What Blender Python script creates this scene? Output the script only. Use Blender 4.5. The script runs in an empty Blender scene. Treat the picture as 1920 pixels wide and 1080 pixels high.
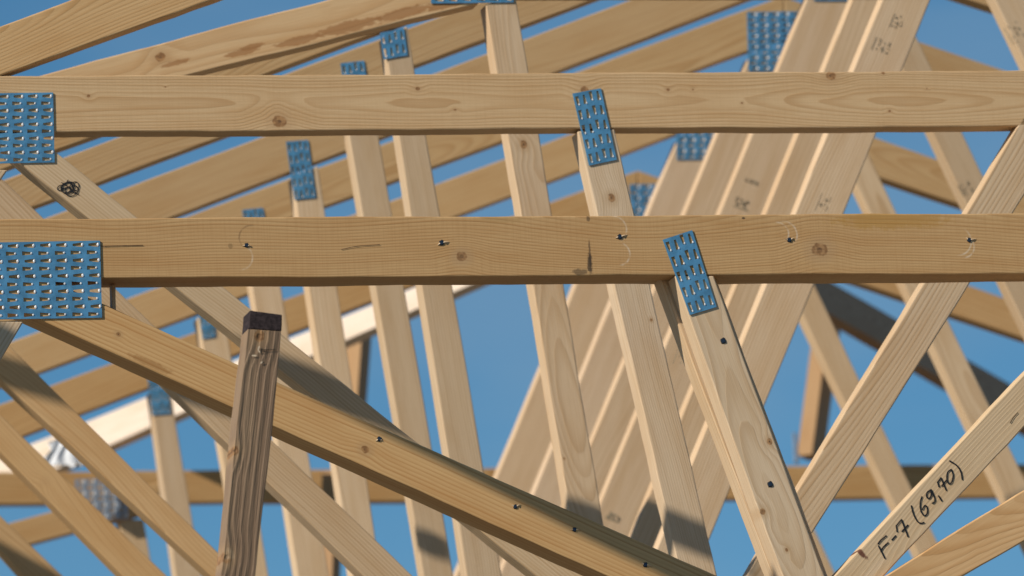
import bpy, bmesh, math, random
from mathutils import Vector, Matrix
random.seed(7)
S = bpy.context.scene
COL = S.collection
R = math.radians

# ------------------------------------------------------------------ camera
F = 14000.0                                   # focal length in photo pixels (photo is 1920 wide)
FW = Vector((0.25, 1.0, 0.20)).normalized()
RT = (Vector((1, 0, 0)) - FW * FW.x).normalized()
UP = RT.cross(FW).normalized()
D0 = 12.0                                     # metres to the front truss
STEP = 0.60                                   # truss spacing
CAM = Vector((0, 0, 4.2)) - FW * D0           # front truss: plane y = 0
cam_d = bpy.data.cameras.new('camera'); cam = bpy.data.objects.new('camera', cam_d); COL.objects.link(cam)
cam_d.sensor_width = 36; cam_d.lens = 36 * F / 1920; cam_d.clip_end = 2000
cam.matrix_world = Matrix.Translation(CAM) @ Matrix((RT, UP, -FW)).transposed().to_4x4()
cam_d.dof.use_dof = True; cam_d.dof.focus_distance = D0 - 0.12; cam_d.dof.aperture_fstop = 9.0
S.camera = cam

def P(x, y, Y):
    """the point in the vertical plane y=Y seen at photo pixel x, y"""
    d = FW + RT * ((x - 960) / F) + UP * ((540 - y) / F)
    return CAM + d * ((Y - CAM.y) / d.y)
def pix(p):
    v = p - CAM; z = v.dot(FW)
    return (960 + F * v.dot(RT) / z, 540 - F * v.dot(UP) / z)

# ------------------------------------------------------------------ light
TO_SUN = Vector((-2.2, -1.0, 1.5)).normalized()
sun_d = bpy.data.lights.new('sun', 'SUN'); sun = bpy.data.objects.new('sun', sun_d); COL.objects.link(sun)
sun_d.energy = 5.0; sun_d.angle = R(0.5); sun_d.color = (1.0, 0.93, 0.82)
sun.rotation_euler = TO_SUN.to_track_quat('Z', 'Y').to_euler(); sun.location = (-10, -10, 15)
W = bpy.data.worlds.new('World'); S.world = W; W.use_nodes = True
nt = W.node_tree; nt.nodes.clear()
sky = nt.nodes.new('ShaderNodeTexSky'); sky.sky_type = 'NISHITA'; sky.sun_disc = False
sky.sun_elevation = math.asin(TO_SUN.z); sky.sun_rotation = math.atan2(TO_SUN.x, TO_SUN.y)
sky.altitude = 1500; sky.air_density = 1.0; sky.dust_density = 0.0; sky.ozone_density = 3.0
bg = nt.nodes.new('ShaderNodeBackground'); bg.inputs[1].default_value = 0.08
out = nt.nodes.new('ShaderNodeOutputWorld')
hs = nt.nodes.new('ShaderNodeHueSaturation'); hs.inputs['Hue'].default_value = 0.491; hs.inputs['Saturation'].default_value = 1.27; hs.inputs['Value'].default_value = 0.99
nt.links.new(sky.outputs[0], hs.inputs['Color']); 
tcw = nt.nodes.new('ShaderNodeTexCoord'); mp = nt.nodes.new('ShaderNodeMapping'); mp.inputs['Scale'].default_value = (9, 9, 26)
nz = nt.nodes.new('ShaderNodeTexNoise'); nz.inputs['Scale'].default_value = 1.0; nz.inputs['Detail'].default_value = 4.0; nz.inputs['Roughness'].default_value = 0.55
rm = nt.nodes.new('ShaderNodeMapRange'); rm.interpolation_type = 'SMOOTHSTEP'
for i_, v_ in ((1, 0.42), (2, 0.72), (3, 0.0), (4, 0.32)): rm.inputs[i_].default_value = v_
mx = nt.nodes.new('ShaderNodeMix'); mx.data_type = 'RGBA'; mx.inputs[7].default_value = (3.1, 4.5, 6.0, 1)      # thin high haze
nt.links.new(tcw.outputs['Generated'], mp.inputs[0]); nt.links.new(mp.outputs[0], nz.inputs['Vector']); nt.links.new(nz.outputs[0], rm.inputs[0])
nt.links.new(rm.outputs[0], mx.inputs[0]); nt.links.new(hs.outputs[0], mx.inputs[6]); nt.links.new(mx.outputs[2], bg.inputs[0])
nt.links.new(bg.outputs[0], out.inputs[0])
S.view_settings.view_transform = 'Standard'; S.view_settings.look = 'None'
S.view_settings.exposure = -0.02; S.view_settings.gamma = 1.0
S.render.engine = 'CYCLES'

# ------------------------------------------------------------------ materials
class G:
    """small helper round a node tree"""
    def __init__(s, name):
        s.m = bpy.data.materials.new(name); s.m.use_nodes = True
        s.t = s.m.node_tree; s.t.nodes.clear()
        s.o = s.t.nodes.new('ShaderNodeOutputMaterial'); s.b = s.t.nodes.new('ShaderNodeBsdfPrincipled')
        s.t.links.new(s.b.outputs[0], s.o.inputs[0])
    def n(s, kind, **kw):
        x = s.t.nodes.new(kind)
        for k, v in kw.items(): setattr(x, k, v)
        return x
    def put(s, sock, v):
        if isinstance(v, bpy.types.NodeSocket): s.t.links.new(v, sock)
        elif v is not None:
            if hasattr(sock.default_value, '__len__') and not hasattr(v, '__len__'): v = (v,) * len(sock.default_value)
            if hasattr(v, '__len__') and len(v) == 3 and len(sock.default_value) == 4: v = (*v, 1)
            sock.default_value = v
    def mt(s, op, a, b=None, c=None, clamp=False):
        x = s.n('ShaderNodeMath', operation=op, use_clamp=clamp)
        for i, v in enumerate((a, b, c)):
            if v is not None: s.put(x.inputs[i], v)
        return x.outputs[0]
    def mr(s, v, a, b, c=0.0, d=1.0, smooth=True):
        x = s.n('ShaderNodeMapRange', interpolation_type='SMOOTHSTEP' if smooth else 'LINEAR')
        for i, q in enumerate((v, a, b, c, d)): s.put(x.inputs[i], q)
        return x.outputs[0]
    def mix(s, f, a, b, mode='MIX'):
        x = s.n('ShaderNodeMix', data_type='RGBA', blend_type=mode)
        s.put(x.inputs[0], f); s.put(x.inputs[6], a); s.put(x.inputs[7], b)
        return x.outputs[2]
    def noise(s, vec, scale=1.0, detail=2.0, rough=0.5):
        x = s.n('ShaderNodeTexNoise'); s.put(x.inputs['Vector'], vec)
        s.put(x.inputs['Scale'], scale); s.put(x.inputs['Detail'], detail); s.put(x.inputs['Roughness'], rough)
        return x.outputs[0]
    def xyz(s, x, y, z):
        c = s.n('ShaderNodeCombineXYZ')
        for i, v in enumerate((x, y, z)): s.put(c.inputs[i], v)
        return c.outputs[0]

def wood(name, ring=0.0050, light=(0.60, 0.465, 0.315), dark=(0.40, 0.245, 0.125), contrast=0.55, saw=0.0,
         knots=(), arcs=(), stains=(), smear=(), rough_cut=0.0, resin=(), wild=1.0, spread=0.10, zoff=0.0):
    """procedural softwood: x along the board, z across it. knots etc. are (x, z, size) in the board's own metres."""
    g = G(name)
    tc = g.n('ShaderNodeTexCoord'); sp = g.n('ShaderNodeSeparateXYZ'); g.put(sp.inputs[0], tc.outputs['Object'])
    x, y, z = sp.outputs
    oi = g.n('ShaderNodeObjectInfo'); rnd = oi.outputs['Random']
    sd = g.mt('MULTIPLY', rnd, 37.0)
    rnd2 = g.mt('FRACT', g.mt('MULTIPLY', rnd, 17.3)); rnd3 = g.mt('FRACT', g.mt('MULTIPLY', rnd, 91.7))
    lowx = g.mt('ADD', g.mt('MULTIPLY', x, 1.6), sd)
    n1 = g.mt('SUBTRACT', g.noise(g.xyz(lowx, 0.3, g.mt('MULTIPLY', z, 5.0)), 1.0, 2.0), 0.5)
    n2 = g.mt('SUBTRACT', g.noise(g.xyz(g.mt('ADD', lowx, 9.0), 4.3, g.mt('MULTIPLY', z, 3.0)), 1.0, 1.0), 0.5)
    z0 = g.mt('ADD', g.mt('MULTIPLY', g.mt('SUBTRACT', rnd2, 0.5), spread), zoff)
    y0 = g.mt('ADD', 0.035, g.mt('MULTIPLY', rnd3, 0.05))
    a = g.mt('ADD', g.mt('SUBTRACT', z, z0), g.mt('MULTIPLY', n1, 0.030 * wild))
    b = g.mt('ADD', g.mt('ADD', y, y0), g.mt('MULTIPLY', n2, 0.11 * wild))
    r = g.mt('SQRT', g.mt('ADD', g.mt('MULTIPLY', a, a), g.mt('MULTIPLY', b, b)))
    # scattered knots
    vo = g.n('ShaderNodeTexVoronoi'); vs = 3.0
    g.put(vo.inputs['Vector'], g.xyz(g.mt('ADD', x, sd), sd, g.mt('MULTIPLY', z, 1.1))); g.put(vo.inputs['Scale'], vs)
    kd = g.mt('DIVIDE', vo.outputs['Distance'], vs)
    vc = g.n('ShaderNodeSeparateColor'); g.put(vc.inputs[0], vo.outputs['Color'])
    kr = g.mt('ADD', 0.0025, g.mt('MULTIPLY', vc.outputs[0], 0.0065))
    km = g.mr(g.mt('DIVIDE', kd, kr), 1.15, 0.75)
    kcore = g.mr(g.mt('DIVIDE', kd, kr), 0.62, 0.1)
    push = g.mt('MULTIPLY', g.mr(kd, 0.034, 0.0), 0.010)
    halo = g.mr(g.mt('DIVIDE', kd, kr), 3.6, 1.0)
    wob = g.noise(tc.outputs['Object'], 120.0, 1.0)
    for kx, kz, ks in knots:
        dx = g.mt('SUBTRACT', x, kx); dz = g.mt('SUBTRACT', z, kz)
        d = g.mt('SQRT', g.mt('ADD', g.mt('MULTIPLY', g.mt('MULTIPLY', dx, dx), 0.7), g.mt('MULTIPLY', dz, dz)))
        q = g.mt('DIVIDE', g.mt('ADD', d, g.mt('MULTIPLY', g.mt('SUBTRACT', wob, 0.5), ks * 0.5)), ks)
        km = g.mt('MAXIMUM', km, g.mr(q, 1.12, 0.85)); kcore = g.mt('MAXIMUM', kcore, g.mr(q, 0.55, 0.15))
        halo = g.mt('MAXIMUM', halo, g.mr(q, 3.0, 1.0))
        push = g.mt('ADD', push, g.mt('MULTIPLY', g.mr(q, 6.5, 0.6), ks * 0.9))
    rr = g.mt('ADD', r, push)
    rr = g.mt('ADD', rr, g.mt('MULTIPLY', g.mt('SUBTRACT', g.noise(g.xyz(g.mt('MULTIPLY', x, 9.0), 0, g.mt('MULTIPLY', z, 60.0)), 1.0, 2.0), 0.5), 0.0014))
    ph = g.mt('DIVIDE', rr, ring)
    ringf = g.mt('FRACT', ph); cell = g.mt('FLOOR', ph)
    wn = g.n('ShaderNodeTexWhiteNoise', noise_dimensions='1D'); g.put(wn.inputs['W'], cell)
    late = g.mt('MULTIPLY', g.mr(ringf, 0.25, 0.9), g.mr(ringf, 1.0, 0.93))
    late = g.mt('MULTIPLY', late, g.mt('ADD', 0.35, g.mt('MULTIPLY', wn.outputs['Value'], 0.65)))
    fib = g.noise(g.xyz(g.mt('MULTIPLY', x, 14.0), g.mt('MULTIPLY', y, 500.0), g.mt('ADD', g.mt('MULTIPLY', z, 520.0), sd)), 1.0, 2.0)
    mott = g.noise(g.xyz(g.mt('ADD', g.mt('MULTIPLY', x, 4.0), sd), g.mt('MULTIPLY', y, 20.0), g.mt('MULTIPLY', z, 26.0)), 1.0, 3.0, 0.6)
    col = g.mix(g.mt('MULTIPLY', late, contrast), light, dark)
    col = g.mix(g.mr(mott, 0.38, 0.78, 0.0, 0.45), col, (dark[0] * 1.12, dark[1] * 1.12, dark[2] * 1.05))
    col = g.mix(g.mr(fib, 0.35, 0.75, 0.0, 0.22), col, dark)
    if saw:
        sw = g.noise(g.xyz(g.mt('MULTIPLY', x, 430.0), 0.0, g.mt('MULTIPLY', z, 9.0)), 1.0, 1.0)
        col = g.mix(g.mr(sw, 0.40, 0.70, 0.0, saw), col, (dark[0] * 0.9, dark[1] * 0.9, dark[2] * 0.9))
    for sx, sz, ss in resin:                       # dark orange resin streaks torn along the grain
        d = g.mt('SQRT', g.mt('ADD', g.mt('POWER', g.mt('DIVIDE', g.mt('SUBTRACT', x, sx), ss * 6), 2.0), g.mt('POWER', g.mt('DIVIDE', g.mt('SUBTRACT', z, sz), ss), 2.0)))
        nn = g.noise(g.xyz(g.mt('MULTIPLY', x, 60.0), 0, g.mt('MULTIPLY', z, 150.0)), 1.0, 3.0, 0.7)
        col = g.mix(g.mt('MULTIPLY', g.mr(g.mt('ADD', d, g.mt('MULTIPLY', nn, 1.4)), 1.75, 1.45), 0.8), col, (0.36, 0.185, 0.075))
    col = g.mix(g.mt('MULTIPLY', halo, 0.45), col, (0.46, 0.29, 0.15))
    col = g.mix(g.mt('MULTIPLY', km, 0.85), col, g.mix(g.mr(wob, .35, .65), (0.22, 0.105, 0.04), (0.40, 0.215, 0.09))); col = g.mix(g.mt('MULTIPLY', g.mt('MULTIPLY', kcore, g.mr(wob, .38, .6)), 0.8), col, (0.06, 0.03, 0.018))
    for ax, az, ar, a0, tone in arcs:              # half-moon hammer marks
        dx = g.mt('SUBTRACT', x, ax); dz = g.mt('SUBTRACT', z, az)
        d = g.mt('SQRT', g.mt('ADD', g.mt('MULTIPLY', dx, dx), g.mt('MULTIPLY', dz, dz)))
        band = g.mr(g.mt('ABSOLUTE', g.mt('SUBTRACT', d, ar)), 0.0022, 0.0006)
        side = g.mr(g.mt('ADD', g.mt('MULTIPLY', dx, math.cos(a0)), g.mt('MULTIPLY', dz, math.sin(a0))), ar * 0.1, ar * 0.6)
        col = g.mix(g.mt('MULTIPLY', g.mt('MULTIPLY', band, side), g.mr(g.noise(tc.outputs['Object'], 70.0, 2.0), .35, .65, .08, .5)), col, (0.20, 0.11, 0.05) if tone < 0 else (0.80, 0.66, 0.48))
    for sx, sz, wx, wz, tone, amt in stains:
        d = g.mt('SQRT', g.mt('ADD', g.mt('POWER', g.mt('DIVIDE', g.mt('SUBTRACT', x, sx), wx), 2.0), g.mt('POWER', g.mt('DIVIDE', g.mt('SUBTRACT', z, sz), wz), 2.0)))
        nn = g.noise(tc.outputs['Object'], 90.0, 4.0, 0.7)
        col = g.mix(g.mt('MULTIPLY', g.mr(g.mt('ADD', d, g.mt('MULTIPLY', nn, 1.3)), 1.6, 1.1), amt), col, tone)
    tint = oi.outputs['Color']
    col = g.mix(1.0, col, tint, 'MULTIPLY')
    g.put(g.b.inputs['Base Color'], col)
    g.put(g.b.inputs['Roughness'], 0.62); g.put(g.b.inputs['Specular IOR Level'], 0.25)
    bp = g.n('ShaderNodeBump'); g.put(bp.inputs['Strength'], 0.35 + rough_cut); g.put(bp.inputs['Distance'], 0.0006 + 0.0016 * rough_cut)
    h = g.mt('ADD', g.mt('MULTIPLY', late, 0.8 + rough_cut), fib)
    g.put(bp.inputs['Height'], g.mt('SUBTRACT', h, g.mt('MULTIPLY', kcore, 0.8)))
    g.t.links.new(bp.outputs[0], g.b.inputs['Normal'])
    return g.m

def plain(name, colr, rough=0.5, metal=0.0, vary=0.15, nscale=60.0, spec=0.5):
    g = G(name); tc = g.n('ShaderNodeTexCoord')
    n = g.noise(tc.outputs['Object'], nscale, 3.0, 0.6)
    g.put(g.b.inputs['Base Color'], g.mix(g.mr(n, 0.3, 0.7), tuple(c * (1 - vary) for c in colr), tuple(min(1, c * (1 + vary)) for c in colr)))
    g.put(g.b.inputs['Roughness'], rough); g.put(g.b.inputs['Metallic'], metal); g.put(g.b.inputs['Specular IOR Level'], spec)
    return g.m

M_WEB = wood('pale_spruce', light=(0.67, 0.51, 0.345), dark=(0.45, 0.285, 0.15), contrast=0.75, wild=0.8, spread=0.42)
M_CHORD = wood('yellow_spruce', spread=0.2, light=(0.61, 0.415, 0.220), dark=(0.42, 0.23, 0.09), contrast=0.65)
M_STEEL = plain('sky_tinted_galvanised_steel', (0.10, 0.29, 0.47), 0.42, 0.3, 0.22, 45)  # galvanised steel with the blue sky reflection put into its base colour
M_STEELFAR = plain('grey_galvanised_steel', (0.30, 0.36, 0.44), 0.4, 0.4, 0.15, 60)
M_TOOTH = plain('lit_tooth_steel', (0.66, 0.68, 0.70), 0.4, 0.1, 0.2, 300)  # pale colour paints the sunlit glint on the bent teeth
M_NAIL = plain('nail_head_steel', (0.035, 0.055, 0.085), 0.4, 0.6, 0.3, 400)
M_INK = plain('black_marker_ink', (0.012, 0.010, 0.010), 0.5, 0.0, 0.3, 300)
M_STAMP = plain('faded_stamp_ink', (0.33, 0.26, 0.165), 0.8, 0.0, 0.3, 300)
M_SPLINT = plain('fresh_splinter_wood', (0.66, 0.52, 0.36), 0.8, 0.0, 0.15, 300)
M_TOPSHADOW = plain('painted_top_shadow', (0.036, 0.026, 0.026), 0.8, 0.0, 0.45, 160, 0.15)  # crisp shadow across the post top, put in as near-black colour
M_FILM = plain('white_plastic_film', (0.9, 0.91, 0.92), 0.8, 0.0, 0.04, 20)
M_DARK = plain('deep_crack_shade', (0.03, 0.02, 0.012), 0.9, 0.0, 0.2, 300)

# ------------------------------------------------------------------ building
def tag(o, label=None, cat=None, group=None, kind=None):
    if label: o['label'] = label
    if cat: o['category'] = cat
    if group: o['group'] = group
    if kind: o['kind'] = kind
    return o
def link(name, me, parent=None, mats=()):
    o = bpy.data.objects.new(name, me); COL.objects.link(o)
    for m in mats: me.materials.append(m)
    if parent:
        o.parent = parent; o.matrix_parent_inverse = Matrix.Identity(4)
    return o
def place(o, mw):
    if o.parent:
        pm = Matrix.Identity(4); q = o.parent; chain = []
        while q: chain.append(q); q = q.parent
        for q in reversed(chain): pm = pm @ q.matrix_basis
        o.matrix_basis = pm.inverted() @ mw
    else: o.matrix_basis = mw
TH = 0.045
BOARDS = {}

def board(parent, Y, e1, e2, name='web', mat=None, tint=(1, 1, 1), th=TH, raw=False, Y1=None, label=None, bow=0.0007, key=None, bev=0.0022):
    """a board from its two long edges e1, e2 = ((x,y),(x,y)) as photographed (outer outlines, back edge included unless raw)"""
    Y1 = Y if Y1 is None else Y1
    e1 = [Vector(p) for p in e1]; e2 = [Vector(p) for p in e2]
    if not raw:
        mid = (e1[0] + e1[1] + e2[0] + e2[1]) / 4
        q = P(mid.x, mid.y, Y); o = Vector(pix(q + Vector((0, th, 0)))) - Vector(pix(q))
        for e, f in ((e1, e2), (e2, e1)):
            d = (e[1] - e[0]).normalized(); n = Vector((d.y, -d.x))
            if n.dot((e[0] + e[1]) / 2 - (f[0] + f[1]) / 2) < 0: n = -n
            k = o.dot(n)
            if k > 0:
                for p in e: p -= n * k
    a0, a1 = P(*e1[0], Y), P(*e1[1], Y1); b0, b1 = P(*e2[0], Y), P(*e2[1], Y1)
    c0, c1 = (a0 + b0) / 2, (a1 + b1) / 2
    X = (c1 - c0).normalized(); Zr = (a0 - b0) + (a1 - b1)
    Yn = Zr.cross(X).normalized()                       # thickness axis, away from the camera
    if Yn.y < 0: Yn = -Yn
    Z = X.cross(Yn).normalized()
    org = (c0 + c1) / 2
    mw = Matrix((X, Yn, Z)).transposed().to_4x4(); mw.translation = org
    loc = lambda p: Vector(((p - org).dot(X), (p - org).dot(Z)))
    A0, A1, B0, B1 = loc(a0), loc(a1), loc(b0), loc(b1)
    L = (A1 - A0).length; n = max(2, int(L / (0.035 if Y < 1.3 else 0.12)))
    s1, s2, s3 = random.random() * 9, random.random() * 9, random.random() * 9
    bm = bmesh.new(); rows = []
    hf = 0.0005 if Y < 1.3 else 0.0
    for i in range(n + 1):
        t = i / n; a = A0.lerp(A1, t); b = B0.lerp(B1, t)
        w1 = bow * (math.sin(t * L * 7 + s1) + 0.5 * math.sin(t * L * 23 + s2)); w2 = bow * (math.sin(t * L * 6 + s3) + 0.5 * math.sin(t * L * 19 + s1))
        a = Vector((a.x, a.y + w1 + random.uniform(-hf, hf))); b = Vector((b.x, b.y + w2 + random.uniform(-hf, hf)))
        rows.append([bm.verts.new((p.x, yy, p.y)) for p, yy in ((a, 0), (b, 0), (b, th), (a, th))])
    for i in range(n):
        for j in range(4):
            bm.faces.new((rows[i][j], rows[i][(j + 1) % 4], rows[i + 1][(j + 1) % 4], rows[i + 1][j]))
    bm.faces.new(rows[0]); bm.faces.new(rows[-1])
    bmesh.ops.recalc_face_normals(bm, faces=bm.faces)
    bm.edges.ensure_lookup_table()
    es = [e for e in bm.edges if len(e.link_faces) == 2 and e.calc_face_angle() > 0.7]
    bmesh.ops.bevel(bm, geom=es, offset=bev, segments=2, profile=0.5, affect='EDGES')
    for f in bm.faces: f.smooth = False
    me = bpy.data.meshes.new(name); bm.to_mesh(me); bm.free()
    ob = link(name, me, parent, [mat or M_WEB]); place(ob, mw)
    k = 1 + random.uniform(-0.09, 0.07); h = random.uniform(-0.05, 0.07)
    ob.color = (tint[0] * k, tint[1] * k * (1 - h * 0.3), tint[2] * k * (1 - h), 1)
    if label: ob['label'] = label
    ob['_y'] = Y
    if key: BOARDS[key] = ob
    BOARDS[ob.name] = ob
    ob_m[ob.name] = mw
    return ob
ob_m = {}
def local(ob, x, y):
    """photo pixel -> the board's own (x, z)"""
    q = ob_m[ob.name].inverted() @ P(x, y, ob['_y']); return q.x, q.z
def remat(ob, m): ob.data.materials.clear(); ob.data.materials.append(m)

def lin(a, b):                                   # y as a function of x
    s = (b[1] - a[1]) / (b[0] - a[0]); return lambda x: a[1] + s * (x - a[0])
def linx(a, b):                                  # x as a function of y
    s = (b[0] - a[0]) / (b[1] - a[1]); return lambda y: a[0] + s * (y - a[1])
def steep(parent, Y, L, Rr, y0, y1, **kw):
    fl, fr = linx(*L), linx(*Rr); y0 = y0 if isinstance(y0, tuple) else (y0, y0); y1 = y1 if isinstance(y1, tuple) else (y1, y1)
    return board(parent, Y, ((fl(y0[0]), y0[0]), (fl(y1[0]), y1[0])), ((fr(y0[1]), y0[1]), (fr(y1[1]), y1[1])), **kw)
def shallow(parent, Y, U, Lw, x0, x1, **kw):
    fu, fl = lin(*U), lin(*Lw); x0 = x0 if isinstance(x0, tuple) else (x0, x0); x1 = x1 if isinstance(x1, tuple) else (x1, x1)
    return board(parent, Y, ((x0[0], fu(x0[0])), (x1[0], fu(x1[0]))), ((x0[1], fl(x0[1])), (x1[1], fl(x1[1]))), **kw)

def frame_obj(name, verts_faces, mats, parent, Y, smooth=False):
    """mesh given in world coordinates; origin moved to its middle"""
    vs, fs, mi = verts_faces
    c = sum(vs, Vector()) / len(vs)
    me = bpy.data.meshes.new(name); me.from_pydata([tuple(v - c) for v in vs], [], fs); me.update()
    for i, p in enumerate(me.polygons): p.material_index = mi[i]; p.use_smooth = smooth
    o = link(name, me, parent, mats); place(o, Matrix.Translation(c)); return o

def plate(parent, Y, corners, nc, nr, vertical=False, steel=None, label=None, big=1.0):
    """punched nail plate: corners TL, TR, BR, BL in photo pixels; tapered slots with the teeth bent out of them"""
    gap, tk = 0.0008, 0.0014
    TL, TR, BR, BL = [P(*c, Y) for c in corners]
    def pt(s, t, off): 
        p = (TL * (1 - s) + TR * s) * (1 - t) + (BL * (1 - s) + BR * s) * t
        return Vector((p.x, Y - gap - off, p.z))
    vs, fs, mi = [], [], []
    def quad(ps, m=0):
        k = len(vs); vs.extend(ps); fs.append(tuple(range(k, k + len(ps)))); mi.append(m)
    W_, H_ = (TR - TL).length, (BL - TL).length
    for r in range(nr):
        for c in range(nc):
            if vertical:
                up = c % 2 == 0; sh = (0.05 if c % 4 in (0,) else (-0.10 if c % 4 == 2 else 0.06 if c % 4 == 1 else -0.02))
                t0, t1 = 0.17 + sh, 0.80 + sh
                w0, w1 = (0.25, 0.15) if up else (0.14, 0.25)
                cx = 0.45
                hole = [(cx - w0, t0), (cx + w0, t0), (cx + w1, t1), (cx - w1, t1)]
                tooth = (cx + w1 * 0.75, t1 - 0.05, 0.11, 0.075)
            else:
                odd = r % 2
                if odd: s0, s1, h0, h1 = 0.16, 0.76, 0.27, 0.16
                else: s0, s1, h0, h1 = 0.28, 0.90, 0.15, 0.30
                hole = [(s0, 0.5 - h0), (s1, 0.5 - h1), (s1, 0.5 + h1), (s0, 0.5 + h0)]
                tooth = (s1 - 0.02, 0.5, (0.062 if odd else 0.075) * (1 if big == 1 else 1.5 if not odd else .9), (0.15 if odd else 0.25) * big)
            jx, jy = random.uniform(-.02, .02), random.uniform(-.02, .02)
            hole = [(a + jx, b + jy) for a, b in hole]
            f = lambda a, b, off: pt((c + a) / nc, (r + b) / nr, off)
            O = [(0, 0), (1, 0), (1, 1), (0, 1)]
            for i in range(4):
                j = (i + 1) % 4
                quad([f(*O[i], tk), f(*O[j], tk), f(*hole[j], tk), f(*hole[i], tk)])
                quad([f(*O[i], 0), f(*O[j], 0), f(*hole[j], 0), f(*hole[i], 0)][::-1])
                quad([f(*hole[i], tk), f(*hole[j], tk), f(*hole[j], 0), f(*hole[i], 0)])
            # tooth root: a small pale dome shaped to carry the lit glint
            a, b, ra, rb = tooth; a += jx; b += jy; N = 8
            ring0 = [f(a + ra * math.cos(2 * math.pi * i / N), b + rb * math.sin(2 * math.pi * i / N), 0.0) for i in range(N)]
            ring1 = [f(a + ra * math.cos(2 * math.pi * i / N), b + rb * math.sin(2 * math.pi * i / N), tk + 0.0002) for i in range(N)]
            ring2 = [f(a + ra * 0.6 * math.cos(2 * math.pi * i / N), b + rb * 0.6 * math.sin(2 * math.pi * i / N), tk + 0.0009) for i in range(N)]
            for i in range(N):
                j = (i + 1) % N
                quad([ring0[i], ring0[j], ring1[j], ring1[i]], 1); quad([ring1[i], ring1[j], ring2[j], ring2[i]], 1)
            quad(ring2, 1)
    E = [(0, 0), (1, 0), (1, 1), (0, 1)]
    for i in range(4):
        j = (i + 1) % 4; quad([pt(*E[i], tk), pt(*E[j], tk), pt(*E[j], 0), pt(*E[i], 0)])
    o = frame_obj('nail_plate', (vs, fs, mi), [steel or M_STEEL, M_TOOTH], parent, Y)
    bm = bmesh.new(); bm.from_mesh(o.data); bmesh.ops.remove_doubles(bm, verts=bm.verts, dist=1e-6)
    bmesh.ops.recalc_face_normals(bm, faces=bm.faces); bm.to_mesh(o.data); bm.free()
    if label: o['label'] = label
    return o

def strokes(parent, Y, polys, width, name, mat, off=0.0008, label=None, parent_obj=None):
    """pen strokes: ribbons lying on a board face; width in photo pixels"""
    vs, fs, mi = [], [], []
    def at(p, o): q = P(p.x, p.y, Y); return Vector((q.x, q.y - o, q.z))
    for poly in polys:
        pts = [Vector(p) for p in poly]
        sm = []                                  # Catmull-Rom
        for i in range(len(pts) - 1):
            p0 = pts[max(i - 1, 0)]; p1 = pts[i]; p2 = pts[i + 1]; p3 = pts[min(i + 2, len(pts) - 1)]
            nseg = 5 if len(pts) > 2 else 1
            for k in range(nseg):
                t = k / nseg
                sm.append(0.5 * ((2 * p1) + (p2 - p0) * t + (2 * p0 - 5 * p1 + 4 * p2 - p3) * t * t + (-p0 + 3 * p1 - 3 * p2 + p3) * t ** 3))
        sm.append(pts[-1])
        for i in range(len(sm)):
            w = width / 2 * random.uniform(0.85, 1.1)
            k = len(vs); N = 8
            for q in range(N):
                vs.append(at(sm[i] + Vector((math.cos(q * math.tau / N), math.sin(q * math.tau / N))) * w, off + 0.00002 * (i % 7)))
            fs.append(tuple(range(k, k + N))); mi.append(0)
            if i:
                d = sm[i] - sm[i - 1]
                if d.length < 1e-6: continue
                n = Vector((-d.y, d.x)).normalized() * w
                k = len(vs); o2 = off + 0.00015 + 0.00002 * (i % 7)
                vs.extend([at(sm[i - 1] + n, o2), at(sm[i] + n, o2), at(sm[i] - n, o2), at(sm[i - 1] - n, o2)])
                fs.append((k, k + 1, k + 2, k + 3)); mi.append(0)
    o = frame_obj(name, (vs, fs, mi), [mat], parent, Y)
    if label: o['label'] = label
    return o

def nail(parent, Y, x, y, r=4.0, chip=True, name='nail'):
    vs, fs, mi = [], [], []
    N = 12
    def at(dx, dy, o): q = P(x + dx, y + dy, Y); return Vector((q.x, q.y - o, q.z))
    for rr, o in ((r * 1.25, 0.0003), (r, 0.0006), (r * 0.9, 0.0016), (0.01, 0.0018)):
        for i in range(N):
            k = 1 + 0.12 * math.sin(i * 2.3 + x)
            vs.append(at(rr * k * math.cos(i * math.tau / N), rr * k * 1.1 * math.sin(i * math.tau / N), o))
    for q in range(3):
        for i in range(N):
            j = (i + 1) % N
            fs.append((q * N + i, q * N + j, (q + 1) * N + j, (q + 1) * N + i)); mi.append(2 if q == 0 else 0)
    if chip:                                       # torn fibres beside the head
        for ang, ln in ((random.uniform(-0.5, 0.6), r * random.uniform(1.6, 3.2)), (random.uniform(2.5, 4), r * 1.5)):
            k = len(vs); c, s = math.cos(ang), math.sin(ang)
            for u, v, o in ((r * .8, -r * .45, .0005), (r * .8, r * .45, .0005), (r + ln, 0, .0005), (r * 1.1, 0, .0030)):
                vs.append(at(u * c - v * s, u * s + v * c, o))
            for t in ((0, 3, 2), (3, 1, 2), (0, 1, 3)): fs.append(tuple(k + q for q in t)); mi.append(1)
    o = frame_obj(name, (vs, fs, mi), [M_NAIL, M_SPLINT, M_DARK], parent, Y)
    return o

GROUP = 'roof trusses standing one behind another'
def truss(k, label):
    e = bpy.data.objects.new('roof_truss', None); COL.objects.link(e)
    e.empty_display_size = 0.3; c = P(960, 900, k * STEP); e.location = (c.x, k * STEP, c.z)
    return tag(e, label, 'roof truss', GROUP)
Yk = lambda k: k * STEP
ORANGE = (0.96, 0.90, 0.80)

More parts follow.
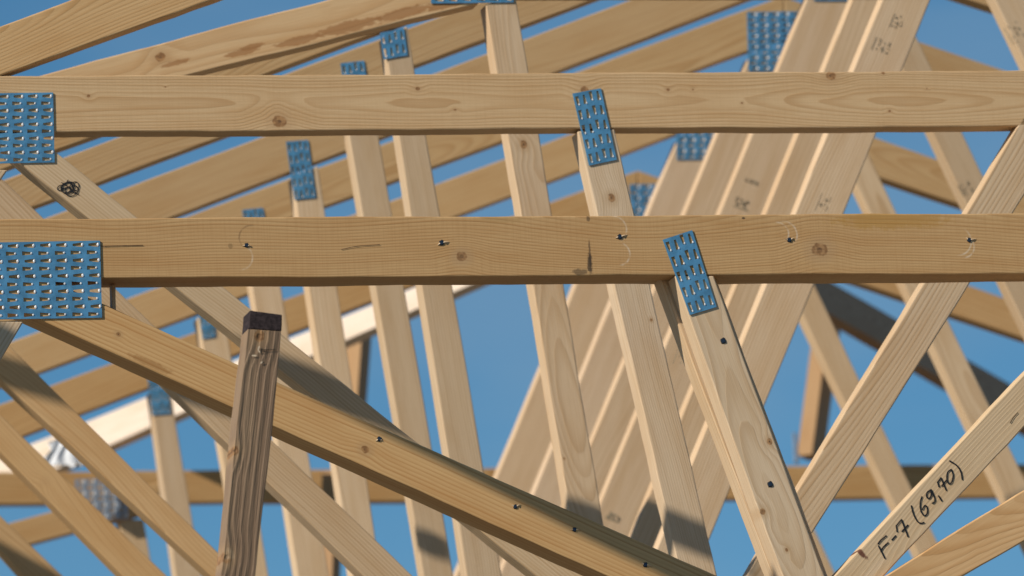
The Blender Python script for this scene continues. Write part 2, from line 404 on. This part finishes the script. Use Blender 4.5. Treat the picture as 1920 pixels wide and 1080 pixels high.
# ---- truss 0 : the front one, two boards thick
T = {}
T[0] = truss(0, 'front roof truss of doubled boards with the lower long beam and the F-7 web')
t = T[0]; Y = 0.0
H0 = board(t, Y, ((-260, 411.5), (2250, 398)), ((-260, 524), (2250, 511)), 'horizontal_chord', M_CHORD, raw=True, label='front horizontal beam with nail heads and half-moon hammer marks')
H0b = board(t, Y + TH + .008, ((-260, 420), (2250, 407)), ((-260, 531.5), (2250, 517.5)), 'horizontal_chord', M_CHORD, raw=True, tint=(.9, .86, .8))
ua, la = lin((190, 568), (1345, 1080)), lin((80, 600), (1120, 1072))
A0 = board(t, Y, ((90, 526), (1392, ua(1392))), ((-88, 526), (1392, la(1392))), 'diagonal_chord', M_CHORD, raw=True, tint=(1.0, .95, .84), label='long descending board, its upper half in shade')
A0b = board(t, Y + TH + .003, ((90, 524), (1392, ua(1392) + 3)), ((-88, 535), (1392, la(1392) + 6)), 'diagonal_chord', M_CHORD, raw=True, tint=(1, .93, .82))
W0 = steep(t, Y, ((1280, 560), (1467, 1080)), ((1342, 527), (1547, 1080)), (517, 517), 1088, name='web', raw=True, label='front steep web with two nails and three knots')
W0b = steep(t, Y + TH + .003, ((1244, 540), (1450, 1080)), ((1345, 527), (1552, 1080)), (520, 520), 1088, name='web', raw=True)
S0 = board(t, Y + .002, ((1530, 1115), (2050, 565)), ((1616, 1122), (2050, 666)), 'web', raw=True, label='web board marked F-7 (69,70) in black pen')
S2 = board(t, Y - .006, ((1570, 1135), (2150, 778)), ((1620, 1185), (2150, 884)), 'brace_board', M_CHORD, raw=True, tint=(1.08, 1.02, .98))
LW = board(t, Y, ((-20, 602), (-120, 770)), ((44, 602), (-68, 790)), 'web', raw=True)
plate(t, Y, ((-55, 456), (187, 451.5), (191, 596), (-51, 600)), 8, 10, label='large blue nail plate at the left end of the front beam')
plate(t, Y, ((1242, 450), (1297, 432), (1343, 576), (1293, 591)), 4, 5, True)
board(t, Y + .06, ((209, 533), (210, 580)), ((216, 533), (217, 583)), 'shim', M_WEB, raw=True, th=0.02, bev=.0008)
for x, y, r in ((462, 460, 4.0), (828, 455, 4.6), (1162, 444, 4.6), (1480, 450, 4.2), (1817, 450, 4.0)): nail(t, Y, x, y, r * .85)
for x, y, r in ((711, 823, 4.4), (966, 950, 4.2), (1077, 993, 4.2), (1210, 1059, 4.6)): nail(t, Y, x, y, r * .8, chip=True)
for x, y, r in ((1356, 639, 4.4), (1444, 908, 4.4)): nail(t, Y, x, y, r, chip=False)

def kn(ob, *l): return [(*local(ob, x, y), r / 1180.0) for x, y, r in l]
def rot(ob, deg): return R(deg)
hk = lambda x, y, w, h, tone, a: (*local(H0, x, y), w / 1180, h / 1180, tone, a)
BLK = (0.035, 0.026, 0.02)
remat(H0, wood('front_beam_wood', ring=.0038, zoff=.085, wild=.8, light=(.615, .384, .172), dark=(.395, .19, .062), saw=.15, contrast=.75, spread=.01,
    knots=kn(H0, (1537, 468, 13), (866, 481, 9), (1188, 420, 0.1)),
    arcs=[(*local(H0, 472, 446), 24 / 1180, R(150), -1), (*local(H0, 450, 482), 24 / 1180, R(-20), 1), (*local(H0, 1150, 430), 26 / 1180, R(20), 1), (*local(H0, 1160, 476), 22 / 1180, R(-10), 1),
          (*local(H0, 1470, 440), 26 / 1180, R(25), 1), (*local(H0, 1458, 438), 22 / 1180, R(20), 1), (*local(H0, 1795, 452), 28 / 1180, R(-20), 1), (*local(H0, 1806, 462), 22 / 1180, R(-20), 1)],
    stains=[hk(1106, 494, 7, 26, BLK, .8), hk(1106, 478, 3, 40, BLK, .6), hk(1088, 510, 20, 8, BLK, .6), hk(1103, 411, 5, 8, BLK, .6), hk(1670, 412, 150, 26, (.46, .24, .05), .6), hk(940, 412, 60, 10, (.42, .25, .09), .35), hk(1394, 409, 5, 3, BLK, .8), hk(432, 462, 6, 8, (.2, .12, .05), .5)]))
remat(W0, wood('front_web_wood', light=(.67, .51, .345), dark=(.45, .285, .15), contrast=.55, ring=.0045,
    knots=kn(W0, (1443, 828, 5.5), (1430, 959, 5.5), (1475, 1031, 3))))
remat(S0, wood('marked_web_wood', light=(.67, .50, .32), dark=(.48, .30, .15), contrast=.4, ring=.004,
    stains=[(*local(S0, 1614, 1036), 7 / 1180, 22 / 1180, (.14, .05, .03), .95), (*local(S0, 1640, 1065), 60 / 1180, 10 / 1180, (.72, .55, .38), .4)]))
remat(A0, wood('diagonal_board_wood', ring=.0062, spread=0.01, zoff=.13, light=(.675, .438, .212), dark=(.445, .213, .073), contrast=.75, wild=.5,
    knots=kn(A0, (685, 843, 7), (222, 627, 4)), stains=[(*local(A0, 282, 682), 60 / 1180, 9 / 1180, (.28, .12, .03), .5)]))
zz = lambda pts: [(1560 + a / 4.5, 840 + b / 4.5) for a, b in pts]
strokes(t, Y + .002, [zz(p) for p in (
    [(392, 828), (445, 932)], [(388, 810), (408, 782), (455, 742)], [(412, 872), (430, 838), (472, 800)], [(505, 775), (535, 742)],
    [(548, 706), (540, 658)], [(540, 658), (585, 605)], [(585, 605), (640, 748)], [(590, 705), (638, 652)],
    [(668, 488), (685, 555), (718, 618), (748, 636), (775, 629)],
    [(757, 412), (743, 465), (748, 530), (778, 572), (803, 548), (800, 500), (780, 487), (762, 520)],
    [(832, 356), (802, 375), (797, 410), (818, 428), (836, 395), (834, 352), (862, 415), (866, 452), (845, 468)],
    [(898, 405), (925, 447)], [(903, 330), (890, 290)], [(890, 290), (918, 252)], [(918, 252), (962, 357)], [(925, 322), (962, 275)],
    [(1005, 182), (975, 205), (968, 260), (985, 303), (1010, 285), (1021, 230), (1005, 182)],
    [(992, 110), (1050, 148), (1085, 200), (1098, 268)])], 2.7, 'handwriting', M_INK, label='black pen writing reading F-7 (69,70)')
strokes(t, Y + .002, [[(1894, 793), (1900, 783), (1908, 774)]], 1.6, 'crack', M_DARK)
strokes(t, Y, [[(190, 462), (230, 461), (268, 460)]], 1.3, 'crack', M_DARK)
strokes(t, Y, [[(640, 468), (670, 462), (712, 459)]], 1.0, 'crack', M_DARK)

# ---- truss 1
T[1] = truss(1, 'second roof truss, with the upper long beam and a web bearing a black scribble')
t = T[1]; Y = Yk(1)
H1 = board(t, Y, ((-260, 144.5), (2250, 130)), ((-260, 249.5), (2250, 234.5)), 'horizontal_chord', M_CHORD, raw=True, tint=(1.06, 1.05, 1.06), label='upper horizontal beam with small knots and long oval grain')
B1 = board(t, Y, ((62, 252), (1240, 1196)), ((-42, 260), (1130, 1196)), 'web', tint=(1, .98, .93), label='descending web with a black scribble')
W1 = steep(t, Y, ((1069, 243), (1262, 1080)), ((1152, 243), (1345, 1080)), (249, 242), 1160, name='web')
S1 = board(t, Y, ((1362, 1128), (1960, 128 + 10)), ((1444, 1128), (2040, 175)), 'web', tint=(1, .96, .90))
LW1 = board(t, Y, ((-30, 318), (-120, 420)), ((14, 318), (-70, 440)), 'web')
R1 = shallow(t, Y, ((0, 50), (133, 0)), ((27, 140), (423, 0)), -200, 760, name='rafter', mat=M_CHORD, tint=(1.0, .97, .92))
plate(t, Y, ((-65, 176), (99, 174), (102, 305), (-62, 308)), 6, 10, label='square blue nail plate at the left end of the upper beam')
plate(t, Y, ((1073, 176), (1126, 166), (1156, 300), (1104, 311)), 4, 5, True)
remat(H1, wood('second_beam_wood', ring=.0036, spread=.01, wild=.45, light=(.61, .43, .24), dark=(.41, .23, .095), contrast=.72, saw=.10,
    knots=kn(H1, (524, 228, 12), (1558, 142, 9), (1096, 168, 7), (783, 166, 4), (853, 206, 2.5), (1252, 168, 3.5), (166, 180, 3), (310, 163, 1.5), (1299, 168, 2), (1391, 193, 2), (1668, 208, 2.5), (1738, 166, 1.5), (1656, 137, 3))))
e9 = lambda cx, cy, rx, ry, a0, a1, tilt: [(80 + (cx + rx * math.cos(R(a)) * math.cos(R(tilt)) - ry * math.sin(R(a)) * math.sin(R(tilt))) / 9.6,
      320 + (cy + rx * math.cos(R(a)) * math.sin(R(tilt)) + ry * math.sin(R(a)) * math.cos(R(tilt))) / 9.6) for a in range(a0, a1 + 1, 24)]
strokes(t, Y, [e9(450, 300, 130, 90, 0, 360, -25), e9(440, 320, 110, 100, 0, 360, 10), e9(590, 280, 62, 78, 0, 360, -10), e9(320, 310, 60, 42, 40, 330, -30),
    e9(520, 360, 120, 95, -40, 230, -25), e9(430, 270, 95, 40, 0, 360, -28), e9(430, 350, 80, 45, 0, 360, -20), e9(560, 330, 88, 60, 0, 360, 40),
    [(80 + 340 / 9.6, 320 + 215 / 9.6), (80 + 470 / 9.6, 320 + 300 / 9.6), (80 + 640 / 9.6, 320 + 435 / 9.6)], [(80 + 458 / 9.6, 320 + 170 / 9.6), (80 + 400 / 9.6, 320 + 260 / 9.6)]],
    1.7, 'scribble', M_INK, label='round black pen scribble')

remat(W1, wood('second_web_wood', light=(.67, .51, .345), dark=(.45, .285, .15), contrast=.55, ring=.004, spread=.3, knots=kn(W1, (1147, 371, 7.5), (1221, 600, 3))))
# ---- trusses 2 .. 8
T[2] = truss(2, 'third roof truss, its resin-streaked sloping chord ending at a plate at the top edge')
t = T[2]; Y = Yk(2)
R2 = board(t, Y, ((-140, 196), (905, -75)), ((-140, 258), (898, 8)), 'sloping_chord', M_CHORD, raw=True, tint=(1.08, 1.0, .9), bow=.0014, label='resin-streaked sloping chord with one knot')
W2 = steep(t, Y, ((897, 0), (1052, 940)), ((968, 0), (1125, 940)), (10, -5), 1180, name='web', tint=(1.03, 1, .97))
remat(W2, wood('third_web_wood', light=(.67, .51, .345), dark=(.45, .285, .15), contrast=.5, ring=.004, spread=.3, knots=kn(W2, (982, 271, 7.5), (1058, 860, 2))))
D2 = board(t, Y, ((-190, 148), (1060, 1357)), ((-285, 160), (930, 1338)), 'web', tint=(1, .96, .9))
H2 = board(t, Y, ((902, -98), (2300, -105)), ((902, -8), (2300, -15)), 'horizontal_chord', M_CHORD, raw=True)
plate(t, Y, ((806, -70), (960, -74), (962, 5), (808, 7)), 6, 5)
remat(R2, wood('resin_chord_wood', ring=.0085, light=(.66, .475, .275), dark=(.46, .26, .11), contrast=.6, wild=.7,
    knots=[(*local(R2, 301, 107), .008)], resin=[(*local(R2, 655, 50), .011), (*local(R2, 560, 76), .008), (*local(R2, 760, 24), .010), (*local(R2, 840, 8), .008), (*local(R2, 455, 98), .006), (*local(R2, 470, 88), .005), (*local(R2, 330, 118), .005)]))

T[3] = truss(3, 'fourth roof truss, its broad stamped web rightmost of the overlapping rising row')
T[4] = truss(4, 'fifth roof truss, its steep web topped by a plate half hidden by the upper beam')
T[5] = truss(5, 'sixth roof truss, with a narrow blue plate standing left between the two long beams')
T[6] = truss(6, 'seventh roof truss, with the large dotted blue ridge plate near the top edge')
T[7] = truss(7, 'eighth roof truss, with a blue ridge plate just under the upper long beam')
T[8] = truss(8, 'ninth roof truss, its small peak and plate showing between the two long beams')
up = {3: ((207, 180), (703, -4)), 4: ((187, 270), (783, 47)), 5: ((217, 360), (907, 103)), 6: ((350, 407), (1280, 62)), 7: ((287, 542), (940, 300)), 8: ((207, 682), (1087, 360))}
lo = {3: ((110, 287), (703, 70)), 4: ((187, 348), (903, 83)), 5: ((533, 333), (1057, 135)), 6: ((607, 393), (1397, 103)), 7: ((73, 703), (1083, 325)), 8: ((153, 780), (690, 573))}
peak = {3: 1850, 4: 1720, 5: 1600, 6: 1470, 7: 1344, 8: 1196}
qu = {5: ((1640, -135), (1920, -40)), 6: ((1727, 80), (1877, 130)), 7: ((1643, 258), (1753, 297)), 8: ((1300, 356), (1877, 557))}
ql = {5: ((1777, 0), (1857, 26)), 6: ((1727, 172), (1920, 238)), 7: ((1660, 348), (1797, 393)), 8: ((1690, 567), (1920, 645))}
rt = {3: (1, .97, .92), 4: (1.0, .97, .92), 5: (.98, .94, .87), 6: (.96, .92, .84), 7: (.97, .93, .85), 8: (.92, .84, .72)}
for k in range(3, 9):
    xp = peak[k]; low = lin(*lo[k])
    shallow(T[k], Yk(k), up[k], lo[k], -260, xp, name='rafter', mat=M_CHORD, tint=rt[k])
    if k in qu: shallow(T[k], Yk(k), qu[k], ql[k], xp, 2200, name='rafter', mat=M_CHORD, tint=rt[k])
WL = {3: ((705, 55), (832, 880)), 4: ((643, 250), (783, 1080)), 5: ((538, 335), (617, 863)), 6: ((463, 540), (533, 980)), 7: ((363, 607), (430, 980)), 8: ((273, 740), (322, 1080))}
WR = {3: ((765, 55), (907, 880)), 4: ((710, 250), (833, 980)), 5: ((600, 335), (703, 1000)), 6: ((527, 540), (617, 1080)), 7: ((424, 607), (490, 1000)), 8: ((330, 790), (372, 1040))}
WY = {3: (60, 58), 4: (168, 150), 5: (330, 312), 6: (440, 425), 7: (585, 570), 8: (733, 715)}
for k in WL:
    fl = lin(*lo[k]); xl = linx(*WL[k])(WY[k][0]); xr = linx(*WR[k])(WY[k][1])
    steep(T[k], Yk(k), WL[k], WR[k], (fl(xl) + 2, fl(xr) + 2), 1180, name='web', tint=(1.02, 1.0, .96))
# rising webs (right of centre), left edge / right edge as x at y = 540, slope -0.41
MX = {3: (1424, 1524), 4: (1369, 1462), 5: (1284, 1378), 6: (1220, 1310), 7: (1151, 1240), 8: (1070, 1160)}
for k, (xa, xb) in MX.items():
    s = -0.41; lf = lin(*lo[k])
    def hit(x540):
        x = x540
        for _ in range(20): x = x540 + s * (lf(x) - 540)
        return lf(x) + 4
    ya, yb = (-120, -120) if k < 5 else (hit(xa), hit(xb))
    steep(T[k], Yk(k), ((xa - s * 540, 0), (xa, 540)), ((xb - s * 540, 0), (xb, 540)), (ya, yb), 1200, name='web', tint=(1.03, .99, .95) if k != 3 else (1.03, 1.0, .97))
VL = {4: ((1847, 0), (1915, 140)), 5: ((1730, 243), (1867, 530)), 6: ((1597, 360), (1810, 810)), 7: ((1500, 610), (1670, 963)), 8: ((1190, 430), (1450, 997))}
VR = {4: ((1935, 0), (2003, 140)), 5: ((1717, 67), (1940, 530)), 6: ((1662, 360), (1897, 847)), 7: ((1527, 533), (1710, 917)), 8: ((1263, 430), (1530, 997))}
VY = {4: -60, 5: 30, 6: 118, 7: 290, 8: 440}
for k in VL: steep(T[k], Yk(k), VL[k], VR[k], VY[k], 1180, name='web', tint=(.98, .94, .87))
# falling webs at the lower left
shallow(T[3], Yk(3), ((90, 720), (416, 1043)), ((0, 727), (390, 1090)), -160, 640, name='web', mat=M_CHORD, tint=(1.08, 1.04, 1.0))
shallow(T[4], Yk(4), ((0, 777), (313, 1080)), ((0, 863), (215, 1080)), -160, 480, name='web', mat=M_CHORD, tint=(1.02, .97, .9))
shallow(T[5], Yk(5), ((0, 967), (117, 1080)), ((0, 1047), (30, 1080)), -160, 250, name='web', mat=M_CHORD, tint=(1, .95, .88))
# plates of the trusses behind
plate(T[3], Yk(3), ((712, 62), (757, 53), (764, 104), (719, 112)), 4, 2, True)
plate(T[4], Yk(4), ((638, 119), (682, 114), (697, 210), (652, 216)), 4, 4, True)
plate(T[5], Yk(5), ((536, 266), (577, 263), (592, 371), (552, 375)), 4, 5, True)
plate(T[6], Yk(6), ((454, 394), (492, 390), (508, 480), (470, 485)), 4, 4, True)
plate(T[7], Yk(7), ((366, 548), (398, 545), (404, 632), (380, 636)), 3, 4, True)
plate(T[8], Yk(8), ((274, 690), (308, 690), (320, 776), (285, 779)), 4, 4, True)
plate(T[5], Yk(5) , ((1523, -82), (1600, -82), (1603, 2), (1526, 2)), 4, 8, big=1.25)
plate(T[6], Yk(6), ((1400, 23), (1500, 22), (1503, 133), (1403, 134)), 5, 11, big=1.25, label='large blue ridge plate with round bright tooth ends')
plate(T[7], Yk(7), ((1266, 196), (1358, 194), (1361, 298), (1269, 300)), 5, 10, big=1.25)
plate(T[8], Yk(8), ((1180, 346), (1262, 345), (1265, 430), (1183, 431)), 4, 8, big=1.25)

# grading stamps (unreadable strokes)
def stamp(par, Y, cx, cy, ang, w, h, n, wd=2.0, seed=1):
    rn = random.Random(seed); ca, sa = math.cos(R(ang)), math.sin(R(ang)); ps = []
    f = lambda u, v: (cx + u * ca - v * sa, cy + u * sa + v * ca)
    for i in range(n * 5):
        u = rn.uniform(-w / 2, w / 2); v = rn.choice((-.32, 0, .32)) * h + rn.uniform(-1, 1); a = rn.uniform(0, 6.3); l = rn.uniform(1, 2.6)
        ps.append([f(u - l * math.cos(a), v - l * math.sin(a)), f(u + l * math.cos(a), v + l * math.sin(a))])
    ps.append([f(-w / 2, h * .62), f(w / 2, h * .62)])
    return strokes(par, Y, ps, wd * .85, 'grading_stamp', M_STAMP)
stamp(T[3], Yk(3), 1683, 42, 112, 26, 20, 3, 1.8, 3)
stamp(T[3], Yk(3), 1655, 88, 112, 24, 30, 4, 1.8, 4)
stamp(T[3], Yk(3), 1545, 383, 112, 34, 20, 4, 1.2, 5)
stamp(T[5], Yk(5), 1392, 381, 20, 28, 16, 4, 2.4, 6)
stamp(T[5], Yk(5), 1410, 340, 20, 26, 6, 4, 1.2, 9)
stamp(T[3], Yk(3), 1280, 672, 112, 30, 22, 4, 2.0, 7)
stamp(T[5], Yk(5), 1150, 968, 20, 26, 12, 3, 2.6, 8)
stamp(T[4], Yk(4), 1905, 60, 60, 34, 26, 3, 1.8, 10)
stamp(T[5], Yk(5), 1812, 352, 62, 22, 20, 3, 2.2, 11)

# ---- far hip end
T[9] = truss(9, 'farthest roof frame, whitish sunlit board at left and dark shaded board at right')
t = T[9]; Y = Yk(9)
hipL = board(t, Y + 2.0, ((-180, 930), (905, 487)), ((-180, 1006), (905, 524)), 'hip_board', M_WEB, raw=True, Y1=Y, tint=(1.15, 1.26, 1.5), label='whitish sunlit hip board')  # tint paints in the sunlit whiteness
hipR = board(t, Y + .2, ((1470, 478), (2150, 866)), ((1470, 538), (2150, 934)), 'hip_board', M_WEB, raw=True, Y1=Y + 2.8, tint=(.58, .50, .45), label='dark grey shaded hip board')  # dark tint paints in part of its shade
W9 = steep(t, Y + .004, ((205, 900), (230, 1080)), ((255, 900), (288, 1080)), 974, 1180, name='web', tint=(.95, .9, .8))
R10 = shallow(t, Y, ((23, 980), (95, 960)), ((63, 1023), (137, 1003)), -150, 300, name='rafter', mat=M_CHORD, tint=(.96, .9, .8))
plate(t, Y, ((140, 899), (236, 896), (240, 973), (144, 976)), 5, 7, steel=M_STEELFAR, big=1.5, label='dull grey nail plate with round bright tooth ends')

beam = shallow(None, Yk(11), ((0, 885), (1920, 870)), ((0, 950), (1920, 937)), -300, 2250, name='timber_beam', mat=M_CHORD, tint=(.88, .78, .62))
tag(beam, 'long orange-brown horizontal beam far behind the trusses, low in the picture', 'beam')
def strut(xa, ya, xb, yb, w0, w1, wd, label):
    """upright seen corner-on: a sunlit narrow face and a shaded broad one"""
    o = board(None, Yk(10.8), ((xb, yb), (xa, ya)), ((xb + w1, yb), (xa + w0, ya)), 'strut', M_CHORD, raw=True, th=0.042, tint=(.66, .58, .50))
    c = (P(xa + w0 / 2, ya, Yk(10.8)) + P(xb + w1 / 2, yb, Yk(10.8))) / 2
    o.matrix_basis = Matrix.Translation(c) @ Matrix.Rotation(R(54), 4, 'Z') @ Matrix.Translation(-c) @ o.matrix_basis
    tag(o, label, 'strut', 'short struts on the far beam')
    return o
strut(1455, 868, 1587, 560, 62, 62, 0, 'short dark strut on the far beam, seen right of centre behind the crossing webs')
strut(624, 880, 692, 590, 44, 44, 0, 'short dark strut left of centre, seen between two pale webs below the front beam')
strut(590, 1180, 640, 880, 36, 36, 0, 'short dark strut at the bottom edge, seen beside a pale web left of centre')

# metal bracket beside the right strut
bk = board(None, Yk(10.3), ((1487, 810), (1491, 868)), ((1494, 812), (1499, 868)), 'metal_bracket', M_STEELFAR, raw=True, th=.01, bev=.001)
tag(bk, 'small bright metal bracket at the foot of the strut on the far beam', 'bracket')

# white crumpled film hanging over the far hip board
vs, fs, mi = [], [], []
NU, NV = 22, 18
for j in range(NV + 1):
    for i in range(NU + 1):
        u, v = i / NU, j / NV
        bot = 868 + 14 * abs(math.sin(u * 7.5)) ** .5 + 4 * math.sin(u * 19)
        x = 84 + 56 * u + 6 * math.sin(v * 5 + u * 3); y = (836 - 24 * u) * (1 - v) + bot * v
        q = P(x, y, Yk(9) - .05 + .0) ; q.y -= .0025 * math.sin(u * 15 + v * 3) + .05
        vs.append(q)
n0 = len(vs)
for p in list(vs[:n0]): vs.append(p + Vector((0, .02, 0)))
for j in range(NV):
    for i in range(NU):
        a = j * (NU + 1) + i
        fs.append((a, a + 1, a + NU + 2, a + NU + 1)); mi.append(0); fs.append(tuple(n0 + q for q in (a + NU + 1, a + NU + 2, a + 1, a))); mi.append(0)
bord = [i for i in range(NU + 1)] + [j * (NU + 1) + NU for j in range(1, NV + 1)] + [NV * (NU + 1) + i for i in range(NU - 1, -1, -1)] + [j * (NU + 1) for j in range(NV - 1, 0, -1)]
for a, b in zip(bord, bord[1:] + bord[:1]): fs.append((a, b, b + n0, a + n0)); mi.append(0)
film = frame_obj('plastic_film', (vs, fs, mi), [M_FILM], None, 0, smooth=True)
tag(film, 'crumpled white plastic film hanging on the pale far board at left', 'plastic film')

# ---- weathered post in front
post_e = bpy.data.objects.new('support_post', None); COL.objects.link(post_e)
Yp = -0.75; pc = P(450, 1080, Yp); post_e.location = (pc.x, Yp, 0)
tag(post_e, 'weathered brown sawn post with a dark top end, standing before the long descending board', 'post')
PW = wood('weathered_post_wood', ring=.0068, light=(.175, .100, .055), dark=(.27, .165, .095), contrast=.28, rough_cut=-.15, wild=.06, saw=.25, spread=.02, zoff=.07)
gfoot = 0.0
xl, xr = linx((455, 720), (413, 1080)), linx((518, 720), (480, 1080))
pb = board(post_e, Yp, ((466, 617), (xl(5200), 5200)), ((527, 621), (xr(5200), 5200)), 'post_shaft', PW, raw=True, th=.05, bow=.0016, bev=.0012)
remat(pb, wood('weathered_shaft_wood', ring=.0085, light=(.235, .150, .092), dark=(.34, .235, .15), contrast=.38, rough_cut=.5, wild=.12, spread=.02, zoff=.07,
      knots=[(*local(pb, 486, 630), .008), (*local(pb, 440, 845), .006), (*local(pb, 425, 1045), .008)], stains=[(*local(pb, 430, 1040), .012, .010, (.5, .36, .22), .6)]))
board(post_e, Yp, ((469, 582), (466, 616.6)), ((528.5, 590), (527, 620.6)), 'shadowed_end', M_TOPSHADOW, raw=True, th=.05, bow=.0004, bev=.0012)  # top piece coloured dark in place of a cast shadow
strokes(post_e, Yp - .001, [[(486, 650), (484, 656), (487, 661)], [(473, 667), (480, 667)], [(489, 681), (491, 679)]], 2.6, 'splinter', M_SPLINT)
strokes(post_e, Yp - .001, [[(490, 656), (500, 656), (516, 656)], [(488, 660), (498, 658)], [(490, 682), (495, 679)]], 1.6, 'crack', M_DARK)

# ---- unseen boards added out of view only to throw the shadow bands
def caster(k, e1, e2):
    Yr = Yk(k); YF = Yr - 0.74
    def tr(x, y):
        p = P(x, y, Yr); q = p + TO_SUN * ((YF - p.y) / TO_SUN.y); return pix(q)
    return board(T[k], YF, (tr(*e1[0]), tr(*e1[1])), (tr(*e2[0]), tr(*e2[1])), 'shadow_caster', raw=True, th=.02)
caster(0, ((500, 600), (1400, 1020)), ((500, 705), (1400, 1162)))
caster(0, ((-60, 600), (60, 640)), ((-60, 720), (60, 745)))
caster(1, ((370, 613), (1420, 1031)), ((370, 668), (1420, 1086)))
caster(2, ((250, 680), (462, 752)), ((250, 726), (462, 794)))
caster(2, ((1000, 925), (1160, 975)), ((1000, 1010), (1160, 1050)))
caster(3, ((-40, 664), (160, 730)), ((-40, 714), (160, 772)))
caster(5, ((-30, 1003), (140, 1095)), ((-30, 1110), (140, 1190)))
caster(4, ((1178, 948), (1262, 962)), ((1178, 1045), (1262, 1060)))
caster(4, ((808, 1010), (856, 1024)), ((808, 1046), (856, 1058)))

# ---- ground
g = G('dry_building_ground'); tc = g.n('ShaderNodeTexCoord')
g.put(g.b.inputs['Base Color'], g.mix(g.noise(tc.outputs['Object'], 0.8, 6, .6), (.11, .09, .065), (.19, .16, .12))); g.put(g.b.inputs['Roughness'], .95)
me = bpy.data.meshes.new('ground'); me.from_pydata([(-900, -900, 0), (900, -900, 0), (900, 900, 0), (-900, 900, 0)], [], [(0, 1, 2, 3)])
gr = link('ground', me, None, [g.m]); gr['kind'] = 'structure'
for o in bpy.data.objects:
    if '_y' in o: del o['_y']
